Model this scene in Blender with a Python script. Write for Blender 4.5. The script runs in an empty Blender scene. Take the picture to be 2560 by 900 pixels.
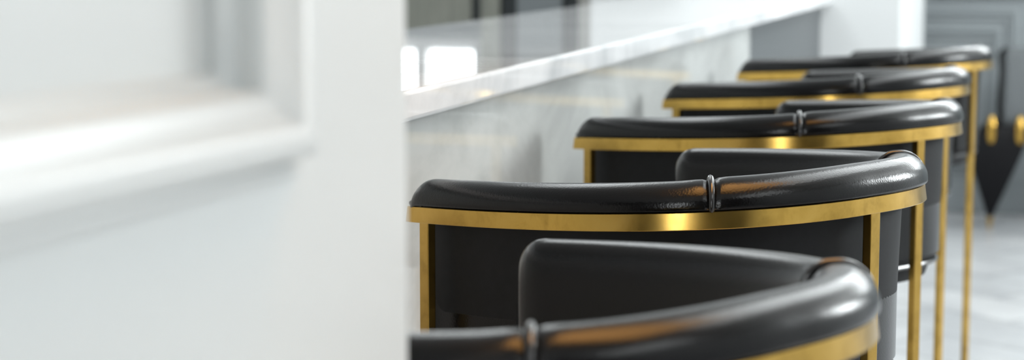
import bpy, bmesh, math, random
from math import sin, cos, pi, radians
from mathutils import Vector, Matrix
random.seed(7)
SC = bpy.context.scene
COL = SC.collection
CAM_H = 1.2
ALPHA = radians(15.8136)      # heading of the lens, left of the bar's run
PITCH = radians(7.1015)

# ------------------------------------------------------------------ helpers
def link(o, parent=None):
    COL.objects.link(o)
    if parent: o.parent = parent
    return o

def mesh_obj(name, verts, faces, mat, parent=None, smooth=True, bevel=0, seg=2, angle=40):
    me = bpy.data.meshes.new(name)
    me.from_pydata([tuple(v) for v in verts], [], faces)
    bm = bmesh.new(); bm.from_mesh(me)
    bmesh.ops.remove_doubles(bm, verts=bm.verts, dist=1e-6)
    bmesh.ops.recalc_face_normals(bm, faces=bm.faces)
    bm.to_mesh(me); bm.free()
    for p in me.polygons: p.use_smooth = smooth
    if smooth:
        try: me.set_sharp_from_angle(angle=radians(angle))
        except Exception: pass
    if mat: me.materials.append(mat)
    o = link(bpy.data.objects.new(name, me), parent)
    if bevel:
        b = o.modifiers.new('Bevel', 'BEVEL'); b.width = bevel; b.segments = seg; b.limit_method = 'ANGLE'
    return o

class MB:
    def __init__(s): s.v = []; s.f = []
    def add(s, v, f):
        n = len(s.v); s.v += [tuple(x) for x in v]; s.f += [tuple(i + n for i in q) for q in f]; return s
    def box(s, a, b, M=None):
        (x0, y0, z0), (x1, y1, z1) = a, b
        v = [Vector(p) for p in ((x0,y0,z0),(x1,y0,z0),(x1,y1,z0),(x0,y1,z0),(x0,y0,z1),(x1,y0,z1),(x1,y1,z1),(x0,y1,z1))]
        if M: v = [M @ p for p in v]
        return s.add(v, [(0,3,2,1),(4,5,6,7),(0,1,5,4),(1,2,6,5),(2,3,7,6),(3,0,4,7)])
    def loft(s, loops, closed_loop=True, cap=True, closed_path=False):
        m = len(loops[0]); v = [p for l in loops for p in l]; f = []
        n = len(loops)
        for i in range(n if closed_path else n - 1):
            k = (i + 1) % n
            for j in range(m if closed_loop else m - 1):
                j2 = (j + 1) % m
                f.append((i*m + j, i*m + j2, k*m + j2, k*m + j))
        if cap and closed_loop and not closed_path:
            f.append(tuple(range(m))[::-1]); f.append(tuple((n-1)*m + j for j in range(m)))
        return s.add(v, f)
    def tube(s, pts, r, sides=8, closed=False):
        pts = [Vector(p) for p in pts]; loops = []
        n = len(pts); up = None
        for i, p in enumerate(pts):
            t = (pts[(i+1) % n] - pts[i-1]) if closed else (pts[min(i+1, n-1)] - pts[max(i-1, 0)])
            t.normalize()
            if up is None:
                up = Vector((0,0,1)) if abs(t.z) < .9 else Vector((1,0,0))
            a = up - t*up.dot(t); a.normalize(); b = t.cross(a); up = a
            rr = r[i] if isinstance(r, (list, tuple)) else r
            loops.append([p + a*rr*cos(2*pi*k/sides) + b*rr*sin(2*pi*k/sides) for k in range(sides)])
        return s.loft(loops, closed_path=closed)
    def build(s, name, mat, parent=None, **k): return mesh_obj(name, s.v, s.f, mat, parent, **k)

def tag(o, label=None, cat=None, group=None, kind=None):
    if label: o['label'] = label
    if cat: o['category'] = cat
    if group: o['group'] = group
    if kind: o['kind'] = kind
    return o
def empty(name, loc=(0,0,0), rz=0):
    o = bpy.data.objects.new(name, None); link(o); o.location = loc; o.rotation_euler = (0,0,rz); o.empty_display_size = .1; return o
def copy_tree(o, parent=None):
    c = o.copy(); COL.objects.link(c)
    if parent: c.parent = parent
    for ch in o.children: copy_tree(ch, c)
    return c

# ------------------------------------------------------------------ materials
def mat(name, color, rough=.5, metal=0., spec=.5, coat=0., coat_rough=.1, ior=1.5):
    m = bpy.data.materials.new(name); m.use_nodes = True
    b = m.node_tree.nodes['Principled BSDF']
    b.inputs['Base Color'].default_value = (*color, 1); b.inputs['Roughness'].default_value = rough
    b.inputs['Metallic'].default_value = metal; b.inputs['IOR'].default_value = ior
    b.inputs['Specular IOR Level'].default_value = spec
    b.inputs['Coat Weight'].default_value = coat; b.inputs['Coat Roughness'].default_value = coat_rough
    return m
def nodes(m): return m.node_tree.nodes, m.node_tree.links, m.node_tree.nodes['Principled BSDF']
def noise(m, scale, detail=4, rough=.55, dist=0., stretch=(1,1,1), coord='Object', rot=(0,0,0)):
    n, l, b = nodes(m)
    tc = n.new('ShaderNodeTexCoord'); mp = n.new('ShaderNodeMapping'); t = n.new('ShaderNodeTexNoise')
    mp.inputs['Scale'].default_value = stretch; mp.inputs['Rotation'].default_value = rot
    t.inputs['Scale'].default_value = scale; t.inputs['Detail'].default_value = detail
    t.inputs['Roughness'].default_value = rough; t.inputs['Distortion'].default_value = dist
    l.new(tc.outputs[coord], mp.inputs[0]); l.new(mp.outputs[0], t.inputs['Vector']); return t
def ramp(m, src, stops):
    n, l, b = nodes(m); r = n.new('ShaderNodeValToRGB'); e = r.color_ramp.elements
    while len(e) < len(stops): e.new(.5)
    for k, (p, c) in zip(e, stops): k.position = p; k.color = (*c, 1)
    l.new(src, r.inputs[0]); return r
def bump(m, src, strength=.2, dist=.002):
    n, l, b = nodes(m); u = n.new('ShaderNodeBump'); u.inputs['Strength'].default_value = strength
    u.inputs['Distance'].default_value = dist; l.new(src, u.inputs['Height']); l.new(u.outputs[0], b.inputs['Normal'])

M = {}
# smooth black leather with a fine grain
m = M['leather'] = mat('black_leather', (.0016,.0016,.002), .23, spec=.29)
n, l, b = nodes(m)
tc = n.new('ShaderNodeTexCoord'); vo = n.new('ShaderNodeTexVoronoi'); vo.inputs['Scale'].default_value = 420
l.new(tc.outputs['Object'], vo.inputs['Vector']); bump(m, vo.outputs['Distance'], .16, .0006)
m = M['welt'] = mat('black_piping', (.008,.008,.009), .2, spec=.7)
m = M['suede'] = mat('charcoal_upholstery', (.016,.017,.019), .6, spec=.25)
n, l, b = nodes(m); b.inputs['Sheen Weight'].default_value = 0.; b.inputs['Sheen Roughness'].default_value = .4
t = noise(m, 90, 5); r = ramp(m, t.outputs[0], [(.3,(.0035,.004,.0045)),(.7,(.006,.0065,.0075))]); l.new(r.outputs[0], b.inputs['Base Color'])
# aged brass
m = M['brass'] = mat('aged_brass', (.62,.40,.10), .27, metal=1)
n, l, b = nodes(m)
t = noise(m, 26, 5, .6, .4); r = ramp(m, t.outputs[0], [(.25,(.33,.20,.042)),(.5,(.52,.325,.075)),(.75,(.60,.385,.10))]); l.new(r.outputs[0], b.inputs['Base Color'])
t2 = noise(m, 14, 4); r2 = ramp(m, t2.outputs[0], [(.3,(.18,.18,.18)),(.7,(.28,.28,.28))]); l.new(r2.outputs[0], b.inputs['Roughness'])
# marble
def marble(name, base, vein, scale, rough, spec=.5, st=(1,1,1)):
    m = mat(name, base, rough, spec=spec); n, l, b = nodes(m)
    t = noise(m, scale, 8, .62, 1.6, st, rot=(.3,.5,.4))
    r = ramp(m, t.outputs[0], [(.36, vein), (.5, tuple((x+2*y)/3 for x, y in zip(vein, base))), (.64, base)])
    l.new(r.outputs[0], b.inputs['Base Color']); return m
M['slab'] = marble('polished_white_marble', (.84,.84,.845), (.62,.63,.64), 2.2, .025, .6)
M['marble'] = marble('veined_marble_cladding', (.61,.62,.605), (.47,.48,.465), 2.0, .05, .5, (1,.8,1.3))
M['door'] = mat('white_door_paint', (.72,.74,.735), .32)
M['white'] = mat('white_wall_paint', (.83,.84,.845), .5)
M['grey'] = mat('grey_panel_paint', (.27,.295,.305), .45)
M['endgrey'] = mat('dark_grey_end', (.085,.093,.098), .45)  # even dark grey for the bar's end section
M['pier'] = mat('white_pier_paint', (.66,.67,.67), .5)
M['ceil'] = mat('ceiling_paint', (.80,.80,.79), .7)
m = M['floor'] = mat('pale_stone_floor', (.62,.63,.635), .3)
n, l, b = nodes(m)
tc = n.new('ShaderNodeTexCoord'); mp = n.new('ShaderNodeMapping'); mp.inputs['Rotation'].default_value = (0,0,radians(38))
bk = n.new('ShaderNodeTexBrick'); bk.inputs['Scale'].default_value = 1.; bk.inputs['Brick Width'].default_value = .6; bk.inputs['Row Height'].default_value = .3
bk.inputs['Mortar Size'].default_value = .008; bk.inputs['Color1'].default_value = (.57,.575,.58,1); bk.inputs['Color2'].default_value = (.47,.48,.49,1); bk.inputs['Mortar'].default_value = (.30,.31,.32,1)
l.new(tc.outputs['Object'], mp.inputs[0]); l.new(mp.outputs[0], bk.inputs['Vector'])
t = noise(m, 5, 6, .6, 1.); r = ramp(m, t.outputs[0], [(.35,(.80,.80,.81)),(.65,(1,1,1))])
mx = n.new('ShaderNodeMix'); mx.data_type = 'RGBA'; mx.blend_type = 'MULTIPLY'; mx.inputs[0].default_value = 1
l.new(bk.outputs['Color'], mx.inputs[6]); l.new(r.outputs[0], mx.inputs[7]); l.new(mx.outputs[2], b.inputs['Base Color'])
m = M['wood'] = mat('olive_grey_cabinet', (.125,.128,.108), .5)
n, l, b = nodes(m); t = noise(m, 6, 5, .6, .3, (6,6,.6)); r = ramp(m, t.outputs[0], [(.3,(.26,.27,.23)),(.7,(.36,.36,.31))]); l.new(r.outputs[0], b.inputs['Base Color'])
M['darkwood'] = mat('dark_wood_panelling', (.03,.03,.031), .5)
M['beige'] = mat('beige_cabinet_paint', (.5,.49,.46), .5)
M['dark'] = mat('dark_cabinet_paint', (.025,.03,.033), .5)
M['blackfab'] = mat('black_lacquer', (.004,.004,.005), .5, spec=.2)
M['greyfab'] = mat('grey_chair_fabric', (.13,.14,.145), .8)
M['frame'] = mat('white_window_frame', (.8,.8,.8), .4)
M['glass'] = mat('window_glass', (1,1,1), .02); nodes(M['glass'])[2].inputs['Transmission Weight'].default_value = 1.

# ------------------------------------------------------------------ room shell
X0, X1, Y0, Y1, ZC = -4.2, 3.3, -2.7, 8.69, 3.0
def wall_with_holes(name, plane, a, b, z0, z1, holes, mat_, thick):
    """wall along axis plane ('x' or 'y' constant = value), from a to b, holes as (a0,a1,z0,z1)"""
    ax, val = plane; mb = MB()
    us = sorted({a, b, *[h[0] for h in holes], *[h[1] for h in holes]}); zs = sorted({z0, z1, *[h[2] for h in holes], *[h[3] for h in holes]})
    for i in range(len(us)-1):
        for j in range(len(zs)-1):
            cu, cz = (us[i]+us[i+1])/2, (zs[j]+zs[j+1])/2
            if any(h[0] < cu < h[1] and h[2] < cz < h[3] for h in holes): continue
            lo, hi = sorted((val, val+thick))
            if ax == 'x': mb.box((lo, us[i], zs[j]), (hi, us[i+1], zs[j+1]))
            else: mb.box((us[i], lo, zs[j]), (us[i+1], hi, zs[j+1]))
    return tag(mb.build(name, mat_, smooth=False), kind='structure')
back_holes = [(-3.72,-2.60,1.30,2.45), (-.3,2.7,2.1,2.75)]
right_holes = [(4.3,6.4,1.65,2.75)]
front_holes = [(-.90,-.30,.02,2.2)]
left_holes = []
tag(MB().box((X0,Y0,-.1),(X1,Y1,0)).build('floor', M['floor'], smooth=False), kind='structure')
tag(MB().box((X0,Y0,ZC),(X1,Y1,ZC+.1)).build('ceiling', M['ceil'], smooth=False), kind='structure')
wall_with_holes('wall_back', ('y',Y1), X0, X1, 0, ZC, back_holes, M['grey'], .15)
wall_with_holes('wall_right', ('x',X1), Y0, Y1+.15, 0, ZC, right_holes, M['white'], .15)
wall_with_holes('wall_front', ('y',Y0), X0, X1, 0, ZC, front_holes, M['darkwood'], -.15)
wall_with_holes('wall_left', ('x',X0), Y0, Y1+.15, 0, ZC, left_holes, M['white'], -.15)

def area_lamp(name, loc, rot, sx, sy, radiance, color=(1,1,1)):
    L = bpy.data.lights.new(name, 'AREA'); L.shape = 'RECTANGLE'; L.size = sx; L.size_y = sy
    L.energy = radiance*pi*sx*sy; L.color = color
    o = bpy.data.objects.new(name, L); link(o); o.location = loc; o.rotation_euler = rot; return o
def window(i, plane, h, mull):
    ax, val, th = plane; mb = MB(); w = .055; gl = MB()
    def bx(m_, a0, a1, z0, z1, d0, d1):
        lo, hi = sorted((val+th*d0, val+th*d1))
        if ax == 'x': m_.box((lo,a0,z0),(hi,a1,z1))
        else: m_.box((a0,lo,z0),(a1,hi,z1))
    a0, a1, z0, z1 = h
    bx(mb,a0,a1,z0,z0+w,.1,.6); bx(mb,a0,a1,z1-w,z1,.1,.6); bx(mb,a0,a0+w,z0+w,z1-w,.1,.6); bx(mb,a1-w,a1,z0+w,z1-w,.1,.6)
    for m_ in mull: bx(mb,m_-w/2,m_+w/2,z0+w,z1-w,.1,.6)
    o = tag(mb.build('window_%d' % i, M['frame'], smooth=False), kind='structure')
    return o
DAY = (.93,.98,.99)
window(1, ('y',Y1,.15), back_holes[0], [-3.32,-2.918])
window(2, ('y',Y1,.15), back_holes[1], [.7,1.7])  # unseen transom window, added for highlights along the leather crests
window(3, ('x',X1,.15), right_holes[0], [5.35])
window(4, ('y',Y0,-.15), front_holes[0], [])
LB, LT, LR2, LF = 6, 18, 40, 36
def back_l(h, rad, nm): area_lamp(nm, ((h[0]+h[1])/2, Y1+.12, (h[2]+h[3])/2), (-pi/2,0,0), h[1]-h[0], h[3]-h[2], rad, DAY)
def right_l(h, rad, nm): area_lamp(nm, (X1+.12, (h[0]+h[1])/2, (h[2]+h[3])/2), (pi/2,0,pi/2), h[1]-h[0], h[3]-h[2], rad, DAY)
back_l(back_holes[0], LB, 'daylight_bar_window'); back_l(back_holes[1], LT, 'added_transom_light')  # transom lamp is added to brighten the tops of the backrests
right_l(right_holes[0], LR2, 'daylight_side_window')
h = front_holes[0]
area_lamp('daylight_front_window', ((h[0]+h[1])/2, Y0-.12, (h[2]+h[3])/2), (pi/2,0,0), h[1]-h[0], h[3]-h[2], LF, DAY)

area_lamp('added_ceiling_fill', (.55,4.55,2.99), (0,0,0), 1.0, 5.1, 6.5, DAY)  # unseen overhead fill, added for soft grey reflections on the stool leather
area_lamp('added_ceiling_fill', (2.1,-.2,2.99), (0,0,0), 1.2, 2.4, 5.5, DAY)  # unseen fill added at front right to lift the door moulding
area_lamp('added_bar_fill', (-1.75,5.2,2.99), (0,0,0), .7, 3., 6., DAY)  # unseen fill added above the bar to brighten the counter top
mb = MB().box((-.55,.85,2.44),(.45,2.35,2.52))  # unseen brass housing added around the warm overhead source
for x in (-.4,.3):
    for y in (1.1,2.1): mb.tube([(x,y,2.52),(x,y,3.0)], .008)
tag(mb.build('added_light_box', M['brass'], smooth=False), kind='structure')
wl = area_lamp('warm_light', (-.05,1.7,2.435), (0,0,0), .96, 1.26, 3.2, (1,.50,.17)); wl.data.spread = radians(86)  # warm source put overhead to give the leather brown reflections

w = bpy.data.worlds.new('World'); SC.world = w; w.use_nodes = True
w.node_tree.nodes['Background'].inputs[0].default_value = (.9,.95,1,1); w.node_tree.nodes['Background'].inputs[1].default_value = 1.

# ------------------------------------------------------------------ grey panelling on the back wall
def frame_sweep(rect, prof, place):
    """rect (a0,a1,z0,z1); prof list of (w inward, p proud); place(a,z,p)->Vector. mitred frame"""
    a0, a1, z0, z1 = rect; loops = []
    for (sa, sz) in ((0,0),(1,0),(1,1),(0,1)):
        loops.append([place(a0 + w_ if sa == 0 else a1 - w_, z0 + w_ if sz == 0 else z1 - w_, p) for (w_, p) in prof])
    return MB().loft(loops, closed_loop=False, cap=False, closed_path=True)
def fine(prof, n=5):
    out = []; P = [prof[0]] + prof + [prof[-1]]
    for i in range(1, len(P)-2):
        for k in range(n):
            t = k/n; out.append(tuple(.5*((2*P[i][c]) + (-P[i-1][c]+P[i+1][c])*t + (2*P[i-1][c]-5*P[i][c]+4*P[i+1][c]-P[i+2][c])*t*t + (-P[i-1][c]+3*P[i][c]-3*P[i+1][c]+P[i+2][c])*t**3) for c in (0,1)))
    return out + [prof[-1]]
wp = fine([(0,0),(0,.012),(.008,.022),(.02,.02),(.032,.01),(.045,.012),(.05,0)])
def on_back(a, z, p): return Vector((a, Y1 - p, z))
k = 1
for rect in ((-2.0,-.165,.2,.905), (-1.9,-.235,.28,.822), (.02,1.5,.2,.905), (.12,1.4,.28,.822)):
    tag(frame_sweep(rect, wp, on_back).build('trim_%d' % k, M['grey']), kind='structure'); k += 1
tag(MB().box((-.525,Y1-.03,.955),(X1,Y1,.985)).build('trim_%d' % k, M['grey'], smooth=False, bevel=.004), kind='structure'); k += 1
tag(MB().box((X0,Y1-.022,0),(X1,Y1,.14)).build('baseboard_back', M['grey'], smooth=False, bevel=.006), kind='structure')

# ------------------------------------------------------------------ white panelled door in front of the bar end
E0 = Vector((-.362,1.052,0)); ad = radians(3.2336); DD = Vector((sin(ad),cos(ad),0)); DN = Vector((DD.y,-DD.x,0))
def on_door(s, z, p): return E0 - DD*s + DN*p + Vector((0,0,z))
DW, DH = .86, 2.08
S0, S1 = .1495, DW-.1495
panels = [(S0,S1,1.0825,1.93), (S0,S1,.20,.9)]
mb = MB()
ss = [0, S0+.03, S1-.03, DW]; zz = [.008, .23, .87, 1.1125, 1.90, DH]
for i in range(3):
    for j in range(5):
        rec = (i == 1 and j in (1,3)); a, b_ = (ss[i], ss[i+1]), (zz[j], zz[j+1])
        p1 = -.019 if rec else 0.; p0 = -.021 if rec else -.04
        pts = [on_door(a[x], b_[y], q) for q in (p0,p1) for (x,y) in ((0,0),(1,0),(1,1),(0,1))]
        mb.add(pts, [(0,3,2,1),(4,5,6,7),(0,1,5,4),(1,2,6,5),(2,3,7,6),(3,0,4,7)])
door = tag(mb.build('door_1', M['door'], smooth=False), kind='structure')
dp = fine([(0,0),(.0008,.004),(.004,.0058),(.0068,.004),(.0078,.0025),(.0088,.0045),(.0098,.011),(.0118,.0172),(.0165,.0202),(.0225,.0203),(.0270,.0190),(.031,.0150),(.037,.0105),(.0425,.0072),(.0450,.0035),(.0462,-.004),(.0475,-.0085),(.0505,-.0115),(.0535,-.0155),(.0545,-.0188)], 4)
for r_ in panels: frame_sweep(r_, dp, on_door).build('panel_moulding', M['door'], door, angle=80)

# ------------------------------------------------------------------ bar
XF, ZT, ZB, XB = -.760, CAM_H-.1815, CAM_H-.2205, -1.30
YA, YM, YP = 1.25, 5.05, 6.80
tag(MB().box((XB,YA,ZB),(XF,YP,ZT)).build('bar_counter', M['slab'], smooth=False, bevel=.006, seg=3), 'long polished white marble bar counter running from the white door to the white pier', 'counter')
def loc(mb, o):
    mb.v = [tuple(Vector(v) - o.location) for v in mb.v]; return mb
bc = tag(empty('bar_cabinet', (-1.0,(YA+YM)/2,0)), 'bar body clad in grey veined marble below the white counter', 'bar')
loc(MB().box((-1.22,YA+.05,.10),(-.778,YM,ZB)), bc).build('marble_cladding', M['marble'], bc, smooth=False, bevel=.002)
loc(MB().box((-1.20,YA+.05,0),(-.83,YM,.10)), bc).build('plinth', M['dark'], bc, smooth=False)
e = empty('bar_end_cabinet', (-1.0,(YM+YP)/2,0))
tag(e, 'dark grey end section of the bar between marble cladding and white pier', 'cabinet')
def loc(mb, o): 
    mb.v = [tuple(Vector(v) - o.location) for v in mb.v]; return mb
loc(MB().box((-1.22,YM+.002,.10),(-.80,YP-.002,ZB-.002)), e).build('carcass', M['endgrey'], e, smooth=False)
loc(MB().box((-1.2,YM+.01,0),(-.85,YP-.01,.10)), e).build('plinth', M['dark'], e, smooth=False)
tag(MB().box((-1.63,YP,0),(-.526,8.05,ZC)).build('wall_pier', M['pier'], smooth=False), kind='structure')

# ------------------------------------------------------------------ back bar cabinets
def cab(name, label, x0, x1, y0, y1, h_, doors, gaps):
    o = tag(empty(name, ((x0+x1)/2, (y0+y1)/2, 0)), label, 'cabinet')
    loc(MB().box((x0,y0+.02,.1),(x1,y1,h_)).box((x0+.02,y0+.06,0),(x1-.02,y1,.1)), o).build('carcass', M['dark'], o, smooth=False)
    for (a, b_, mt) in doors:
        d = loc(MB().box((a,y0,.11),(b_,y0+.022,h_-.01)), o).build('cabinet_door', M[mt], o, smooth=False, bevel=.003)
    return o
yc = 8.2
cab('sideboard', 'low olive grey cabinet behind the bar, standing below the bright window', -3.3, -2.475, yc, 8.66, 1.2, [(-3.29,-2.915,'wood'),(-2.905,-2.51,'wood')], None)
cab('tall_cabinet', 'tall grey cabinet with dark gaps behind the bar, beside the white pier', -2.47, -1.70, yc, 8.66, 2.05, [(-2.468,-2.378,'wood'),(-2.30,-2.094,'grey'),(-2.02,-1.71,'beige')], None)

# ------------------------------------------------------------------ bar stools
SD, SC1, STP, SC2, SW = .4845, .5048, -.086, .0438, .2523
ZBAND, RISE = CAM_H-.3274, .0335
BANDH = .0185
def outline(n):
    pts = []
    P = [(0,SW),(SC1,SW-STP),(SD,SC2),(SD,0)]
    N = 400; raw = []
    for i in range(N+1):
        t = i/N; raw.append(tuple((1-t)**3*P[0][c]+3*(1-t)**2*t*P[1][c]+3*(1-t)*t*t*P[2][c]+t**3*P[3][c] for c in (0,1)))
    raw = raw + [(x,-y) for x, y in raw[::-1][1:]]
    L = [0]
    for a, b_ in zip(raw, raw[1:]): L.append(L[-1]+math.dist(a,b_))
    tot = L[-1]
    def at(s):
        d = s*tot; lo = 0; hi = len(L)-1
        while hi-lo > 1:
            m_ = (lo+hi)//2
            if L[m_] <= d: lo = m_
            else: hi = m_
        t = (d-L[lo])/(L[hi]-L[lo]+1e-12)
        return Vector((raw[lo][0]+(raw[hi][0]-raw[lo][0])*t, raw[lo][1]+(raw[hi][1]-raw[lo][1])*t))
    return at, tot
AT, TOT = outline(0)
def frame_at(s):
    p = AT(min(max(s,0),1)); d = AT(min(s+.002,1)) - AT(max(s-.002,0)); d.normalize()
    nrm = Vector((-d.y, d.x))          # pointing outward (path runs from +y tip round the back to -y tip)
    if nrm.dot(p - Vector((.2,0))) < 0: nrm = -nrm
    return p, nrm, d
def zb_at(p): return ZBAND + RISE*p.x/SD
def pos(s, n_, z):
    p, nr, d = frame_at(s); q = p + nr*n_; return Vector((q.x, q.y, zb_at(p)+z))
def lerp_curve(x, pts):
    for (a, va), (b_, vb) in zip(pts, pts[1:]):
        if x <= b_:
            t = (x-a)/(b_-a); t = t*t*(3-2*t); return va+(vb-va)*t
    return pts[-1][1]
def crest_h(s): return lerp_curve(abs(s-.5)*2, [(0,.0525),(.30,.0512),(.40,.0490),(1,.0500)])
def thick(s): return lerp_curve(abs(s-.5)*2, [(0,1.0),(.33,.97),(1,.80)])
# cross-section, n outward, z above band bottom, for a crest of .058
SEC = [(-.006,.0225)] + [(-.028+.0298*cos(radians(t)), .027+.031*sin(radians(t))) for t in (-12,4,20,36,52,68,84)] + [(-.0355,.0568),(-.0445,.0515),(-.0515,.041),(-.0565,.022),(-.0600,-.01),(-.064,-.06),(-.069,-.13),(-.072,-.185)]
def cr(P, n_):
    P = [P[0]]+P+[P[-1]]; out = []
    for i in range(1, len(P)-2):
        for k_ in range(n_):
            t = k_/n_; out.append(tuple(.5*(2*P[i][c]+(-P[i-1][c]+P[i+1][c])*t+(2*P[i-1][c]-5*P[i][c]+4*P[i+1][c]-P[i+2][c])*t*t+(-P[i-1][c]+3*P[i][c]-3*P[i+1][c]+P[i+2][c])*t**3) for c in (0,1)))
    return out+[P[-1]]
SECF = cr(SEC, 4)
CLOSE = [(-.030,-.185),(-.030,.010),(-.026,.0195),(-.010,.0195)]
def section(s, pinch=0., tip=None):
    H = crest_h(s) - pinch*.0035; th = thick(s)
    kz = (H-.0195)/(.058-.0195); out = []
    for (n_, z) in SECF + CLOSE:
        z2 = .0195+(z-.0195)*kz if z > .0195 else z
        n2 = n_*th if n_ < 0 and (n_, z) not in CLOSE else n_
        if (n_, z) not in CLOSE: n2 -= pinch*.0022*(1 if n_ > -.03 else -1)*(1 if z > .024 else 0)
        if tip is not None:                    # rounding of the pad's front corner, tip = distance from the end
            R = .030; q = math.sqrt(max(0,1-(1-min(tip,R)/R)**2))
            nc = -.027*th
            n2 = nc + (n2-nc)*(.62+.38*q)
            z2 = z2 - (1-q)*R*max(0,min(1,(z2+.0)/.045))*.95
        out.append((n2, z2))
    return out
def pad(name, s0, s1, parent, n_=40, tip0=False, tip1=False):
    ss_ = []
    for i in range(n_+1): ss_.append(s0+(s1-s0)*i/n_)
    ex = [.0004,.0015,.003,.006,.010,.015,.022]
    if tip0: ss_ += [s0+x/TOT for x in ex]
    if tip1: ss_ += [s1-x/TOT for x in ex]
    if not tip0: ss_ += [s0+x/TOT for x in (.002,.005,.009)]
    if not tip1: ss_ += [s1-x/TOT for x in (.002,.005,.009)]
    loops = []
    for s in sorted(set(ss_)):
        d0, d1 = (s-s0)*TOT, (s1-s)*TOT; pin = 0.; tp = None
        if tip0 and d0 < .03: tp = d0
        if tip1 and d1 < .03: tp = d1
        if not tip0: pin = max(pin, math.exp(-(d0/.007)**2))
        if not tip1: pin = max(pin, math.exp(-(d1/.007)**2))
        row = []
        for (a, z) in section(s, pin, tp):
            sh = 0.                             # the pad's inner front corner is cut back a little
            if tip0 and d0 < .09: sh = .019*max(0,min(1,(-a-.022)/.028))*(1-d0/.09)/TOT
            if tip1 and d1 < .09: sh = -.019*max(0,min(1,(-a-.022)/.028))*(1-d1/.09)/TOT
            row.append(pos(s+sh, a, z))
        loops.append(row)
    return MB().loft(loops).build(name, M['leather'], parent, angle=50)
RT = .3337
def inset_loop(ins, n_=64, front=0.):
    """closed D outline inset from the band, counter of the tips closed straight across the front"""
    out = []
    for i in range(n_+1):
        s = .012+(1-.024)*i/n_; p, nr, d = frame_at(s); out.append(p+nr*(-ins))
    a, b_ = out[-1], out[0]
    for i in range(1, 16): out.append(a.lerp(b_, i/16) - Vector((front*sin(pi*i/16),0)))
    return out
def make_stool():
    root = empty('bar_stool')
    pad('arm_pad', 0., RT, root, 44, tip0=True)
    pad('back_pad', RT, 1-RT, root, 44)
    pad('arm_pad', 1-RT, 1., root, 44, tip1=True)
    for s in (RT, 1-RT):
        pts = [pos(s, a + (.0012 if a > -.03 else -.0012), z+.0008) for (a, z) in section(s, .2)[:len(SECF)-16]]
        MB().tube(pts, .0034, 10).build('seam_piping', M['welt'], root)
    pts = [pos(.004+.992*i/160, -.0035, .0222) for i in range(161)]
    MB().tube(pts, .0030, 8).build('rail_piping', M['welt'], root)
    loops = []
    for i in range(161):
        s = i/160; loops.append([pos(s,.0013,0),pos(s,-.0013,BANDH),pos(s,-.0053,BANDH),pos(s,-.0040,0)])
    MB().loft(loops).build('brass_band', M['brass'], root, angle=30, bevel=.0006, seg=1)
    # upholstered outer shell
    loops = []
    for i in range(121):
        s = .006+.988*i/120
        loops.append([pos(s,-.012,.017),pos(s,-.0265,.012),pos(s,-.0265,0)]+[pos(s,-.0265-.006*q,-.185*q-RISE*0) for q in (.25,.5,.75,1.)]+[pos(s,-.036,-.196),pos(s,-.044,-.199),pos(s,-.046,-.18),pos(s,-.034,.012),pos(s,-.02,.0185)])
    MB().loft(loops).build('outer_shell', M['suede'], root, angle=60)
    pts = [pos(.006+.988*i/120, -.0345, -.197) for i in range(121)]
    MB().tube(pts, .0042, 8).build('shell_piping', M['welt'], root)
    zb_ = ZBAND-.19
    loops = []
    for ins, z, fr in ((.07,zb_-.004,.0),(.05,zb_,.01),(.046,zb_+.012,.018),(.046,zb_+.075,.018)):
        loops.append([Vector((p.x,p.y,z)) for p in inset_loop(ins, 64, fr)])
    MB().loft(loops).build('seat_base', M['suede'], root, angle=50)
    loops = []
    z0 = zb_+.075
    for ins, z, fr in ((.075,z0,.02),(.066,z0+.006,.03),(.064,z0+.02,.034),(.066,z0+.034,.032),(.075,z0+.043,.022),(.10,z0+.049,.0),(.15,z0+.053,-.04)):
        loops.append([Vector((p.x,p.y,z)) for p in inset_loop(ins, 64, fr)])
    MB().loft(loops).build('seat_cushion', M['leather'], root, angle=50)
    for s in (.028, .5, 1-.028):
        p, nr, d = frame_at(s); zt = zb_at(p)+.004; w_ = .0088
        v = []
        for z in (0., zt):
            for (a, t_) in ((-.0005,-w_),(-.0005,w_),(-.0115,w_),(-.0115,-w_)):
                q = p+nr*a+d*t_; v.append((q.x,q.y,z))
        MB().add(v, [(0,3,2,1),(4,5,6,7),(0,1,5,4),(1,2,6,5),(2,3,7,6),(3,0,4,7)]).build('leg', M['brass'], root, smooth=False, bevel=.0012)
    return root
stool = make_stool()
spots = [(-.5903,1.5165,-27.554,'nearest black leather bar stool, its brass-banded arm half hidden by the white door'),
         (-.6047,2.3340,-29.258,'second black leather bar stool from the white door, whole brass band in sharp focus'),
         (-.5967,3.1534,-32.327,'third black leather bar stool from the white door, middle one of the row'),
         (-.6307,3.9209,-25.671,'fourth black leather bar stool from the white door, next to last in the row'),
         (-.6128,4.7190,-25.605,'last black leather bar stool of the row, closest to the white pier and grey wall')]
for i, (x, y, a, lb) in enumerate(spots):
    o = stool if i == 0 else copy_tree(stool)
    o.location = (x, y, 0); o.rotation_euler = (0, 0, radians(a))
    tag(o, lb, 'bar stool', 'black leather bar stools along the marble bar')

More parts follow.
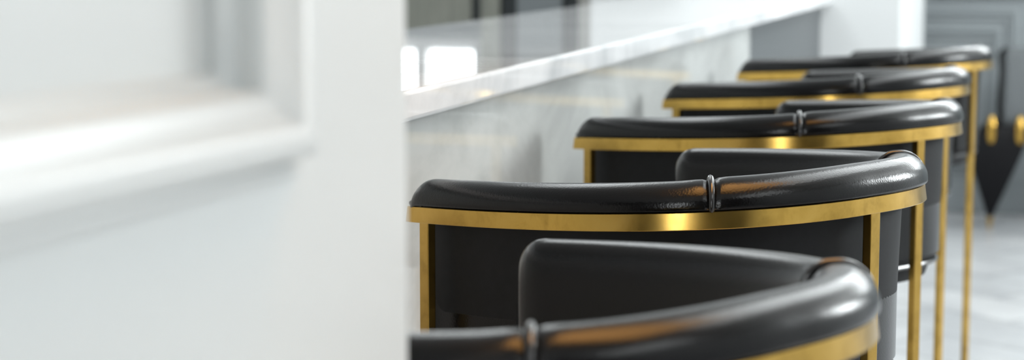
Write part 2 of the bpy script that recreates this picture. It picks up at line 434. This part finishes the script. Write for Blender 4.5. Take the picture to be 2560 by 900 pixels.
# ------------------------------------------------------------------ grey chair with black tapered legs by the far wall
ch = tag(empty('lounge_chair', (0,8.25,0)), 'grey upholstered chair on black tapered legs with brass caps, by the far grey wall', 'chair')
def tapered_leg(sx, flip):
    loops = []
    def sec(xa, xb, ya, yb, z, r=.012):
        pts = []
        for (cx_, cy_, a0) in ((xb-r,yb-r,0),(xa+r,yb-r,90),(xa+r,ya+r,180),(xb-r,ya+r,270)):
            for k_ in range(4):
                a = radians(a0+30*k_); pts.append((cx_+r*cos(a), cy_+r*sin(a), z))
        return pts
    def fx(pts): return [(sx + (p[0] if not flip else -p[0]), p[1], p[2]) for p in pts]
    L = MB().loft([fx(sec(-.010,.012,-.011,.011,.045,.008)), fx(sec(-.075,.10,-.08,.08,.26)), fx(sec(-.072,.155,-.10,.10,.40)), fx(sec(-.03,.15,-.08,.08,.44))])
    g = L.build('leg', M['blackfab'], ch, angle=60)
    MB().loft([fx(sec(-.006,.008,-.007,.007,0,.005)), fx(sec(-.011,.013,-.012,.012,.047,.008))]).build('foot_tip', M['brass'], g)
    for cx_ in (.0,.115):
        MB().loft([fx(sec(cx_-.012,cx_+.012,-.108,-.05,.37,.01)), fx(sec(cx_-.018,cx_+.018,-.114,-.04,.395,.012)), fx(sec(cx_-.018,cx_+.018,-.114,-.04,.45,.012)), fx(sec(cx_-.012,cx_+.012,-.10,-.055,.48,.01))]).build('brass_cap', M['brass'], g)
    return g
tapered_leg(-.247, False); tapered_leg(.36, True)
def rbox(x0, x1, y0, y1, z0, z1, r, name, mt, parent):
    return MB().box((x0,y0,z0),(x1,y1,z1)).build(name, mt, parent, bevel=r, seg=4, angle=180)
rbox(-.215,.33,-.05,.06,.42,.76,.035,'backrest',M['greyfab'],ch)
rbox(-.225,.34,-.36,-.02,.44,.50,.025,'seat',M['greyfab'],ch) if False else None
MB().tube([(-.215,-.045,.42),(-.222,-.05,.52),(-.216,-.05,.66),(-.222,-.05,.735),(-.2,-.05,.762)], .010).build('edge_shade_line', M['blackfab'], ch)  # dark tube standing in for shade along the backrest's left edge

# ------------------------------------------------------------------ camera and output look
cam = bpy.data.cameras.new('Camera'); co = link(bpy.data.objects.new('Camera', cam)); SC.camera = co
cam.sensor_width = 36; cam.sensor_fit = 'HORIZONTAL'; cam.lens = 4800/2560*36
cam.clip_start = .02; cam.clip_end = 60
co.location = (0,0,CAM_H); co.rotation_euler = (pi/2-PITCH, 0, ALPHA)
cam.dof.use_dof = True; cam.dof.focus_distance = 2.1; cam.dof.aperture_fstop = 4.6
SC.view_settings.view_transform = 'Standard'; SC.view_settings.look = 'None'
SC.view_settings.exposure = -.45; SC.view_settings.gamma = 1; SC.view_settings.use_curve_mapping = False
try:
    SC.cycles.use_denoising = True; SC.cycles.max_bounces = 10; SC.cycles.sample_clamp_indirect = 8; SC.cycles.caustics_reflective = False; SC.cycles.caustics_refractive = False
except Exception: pass
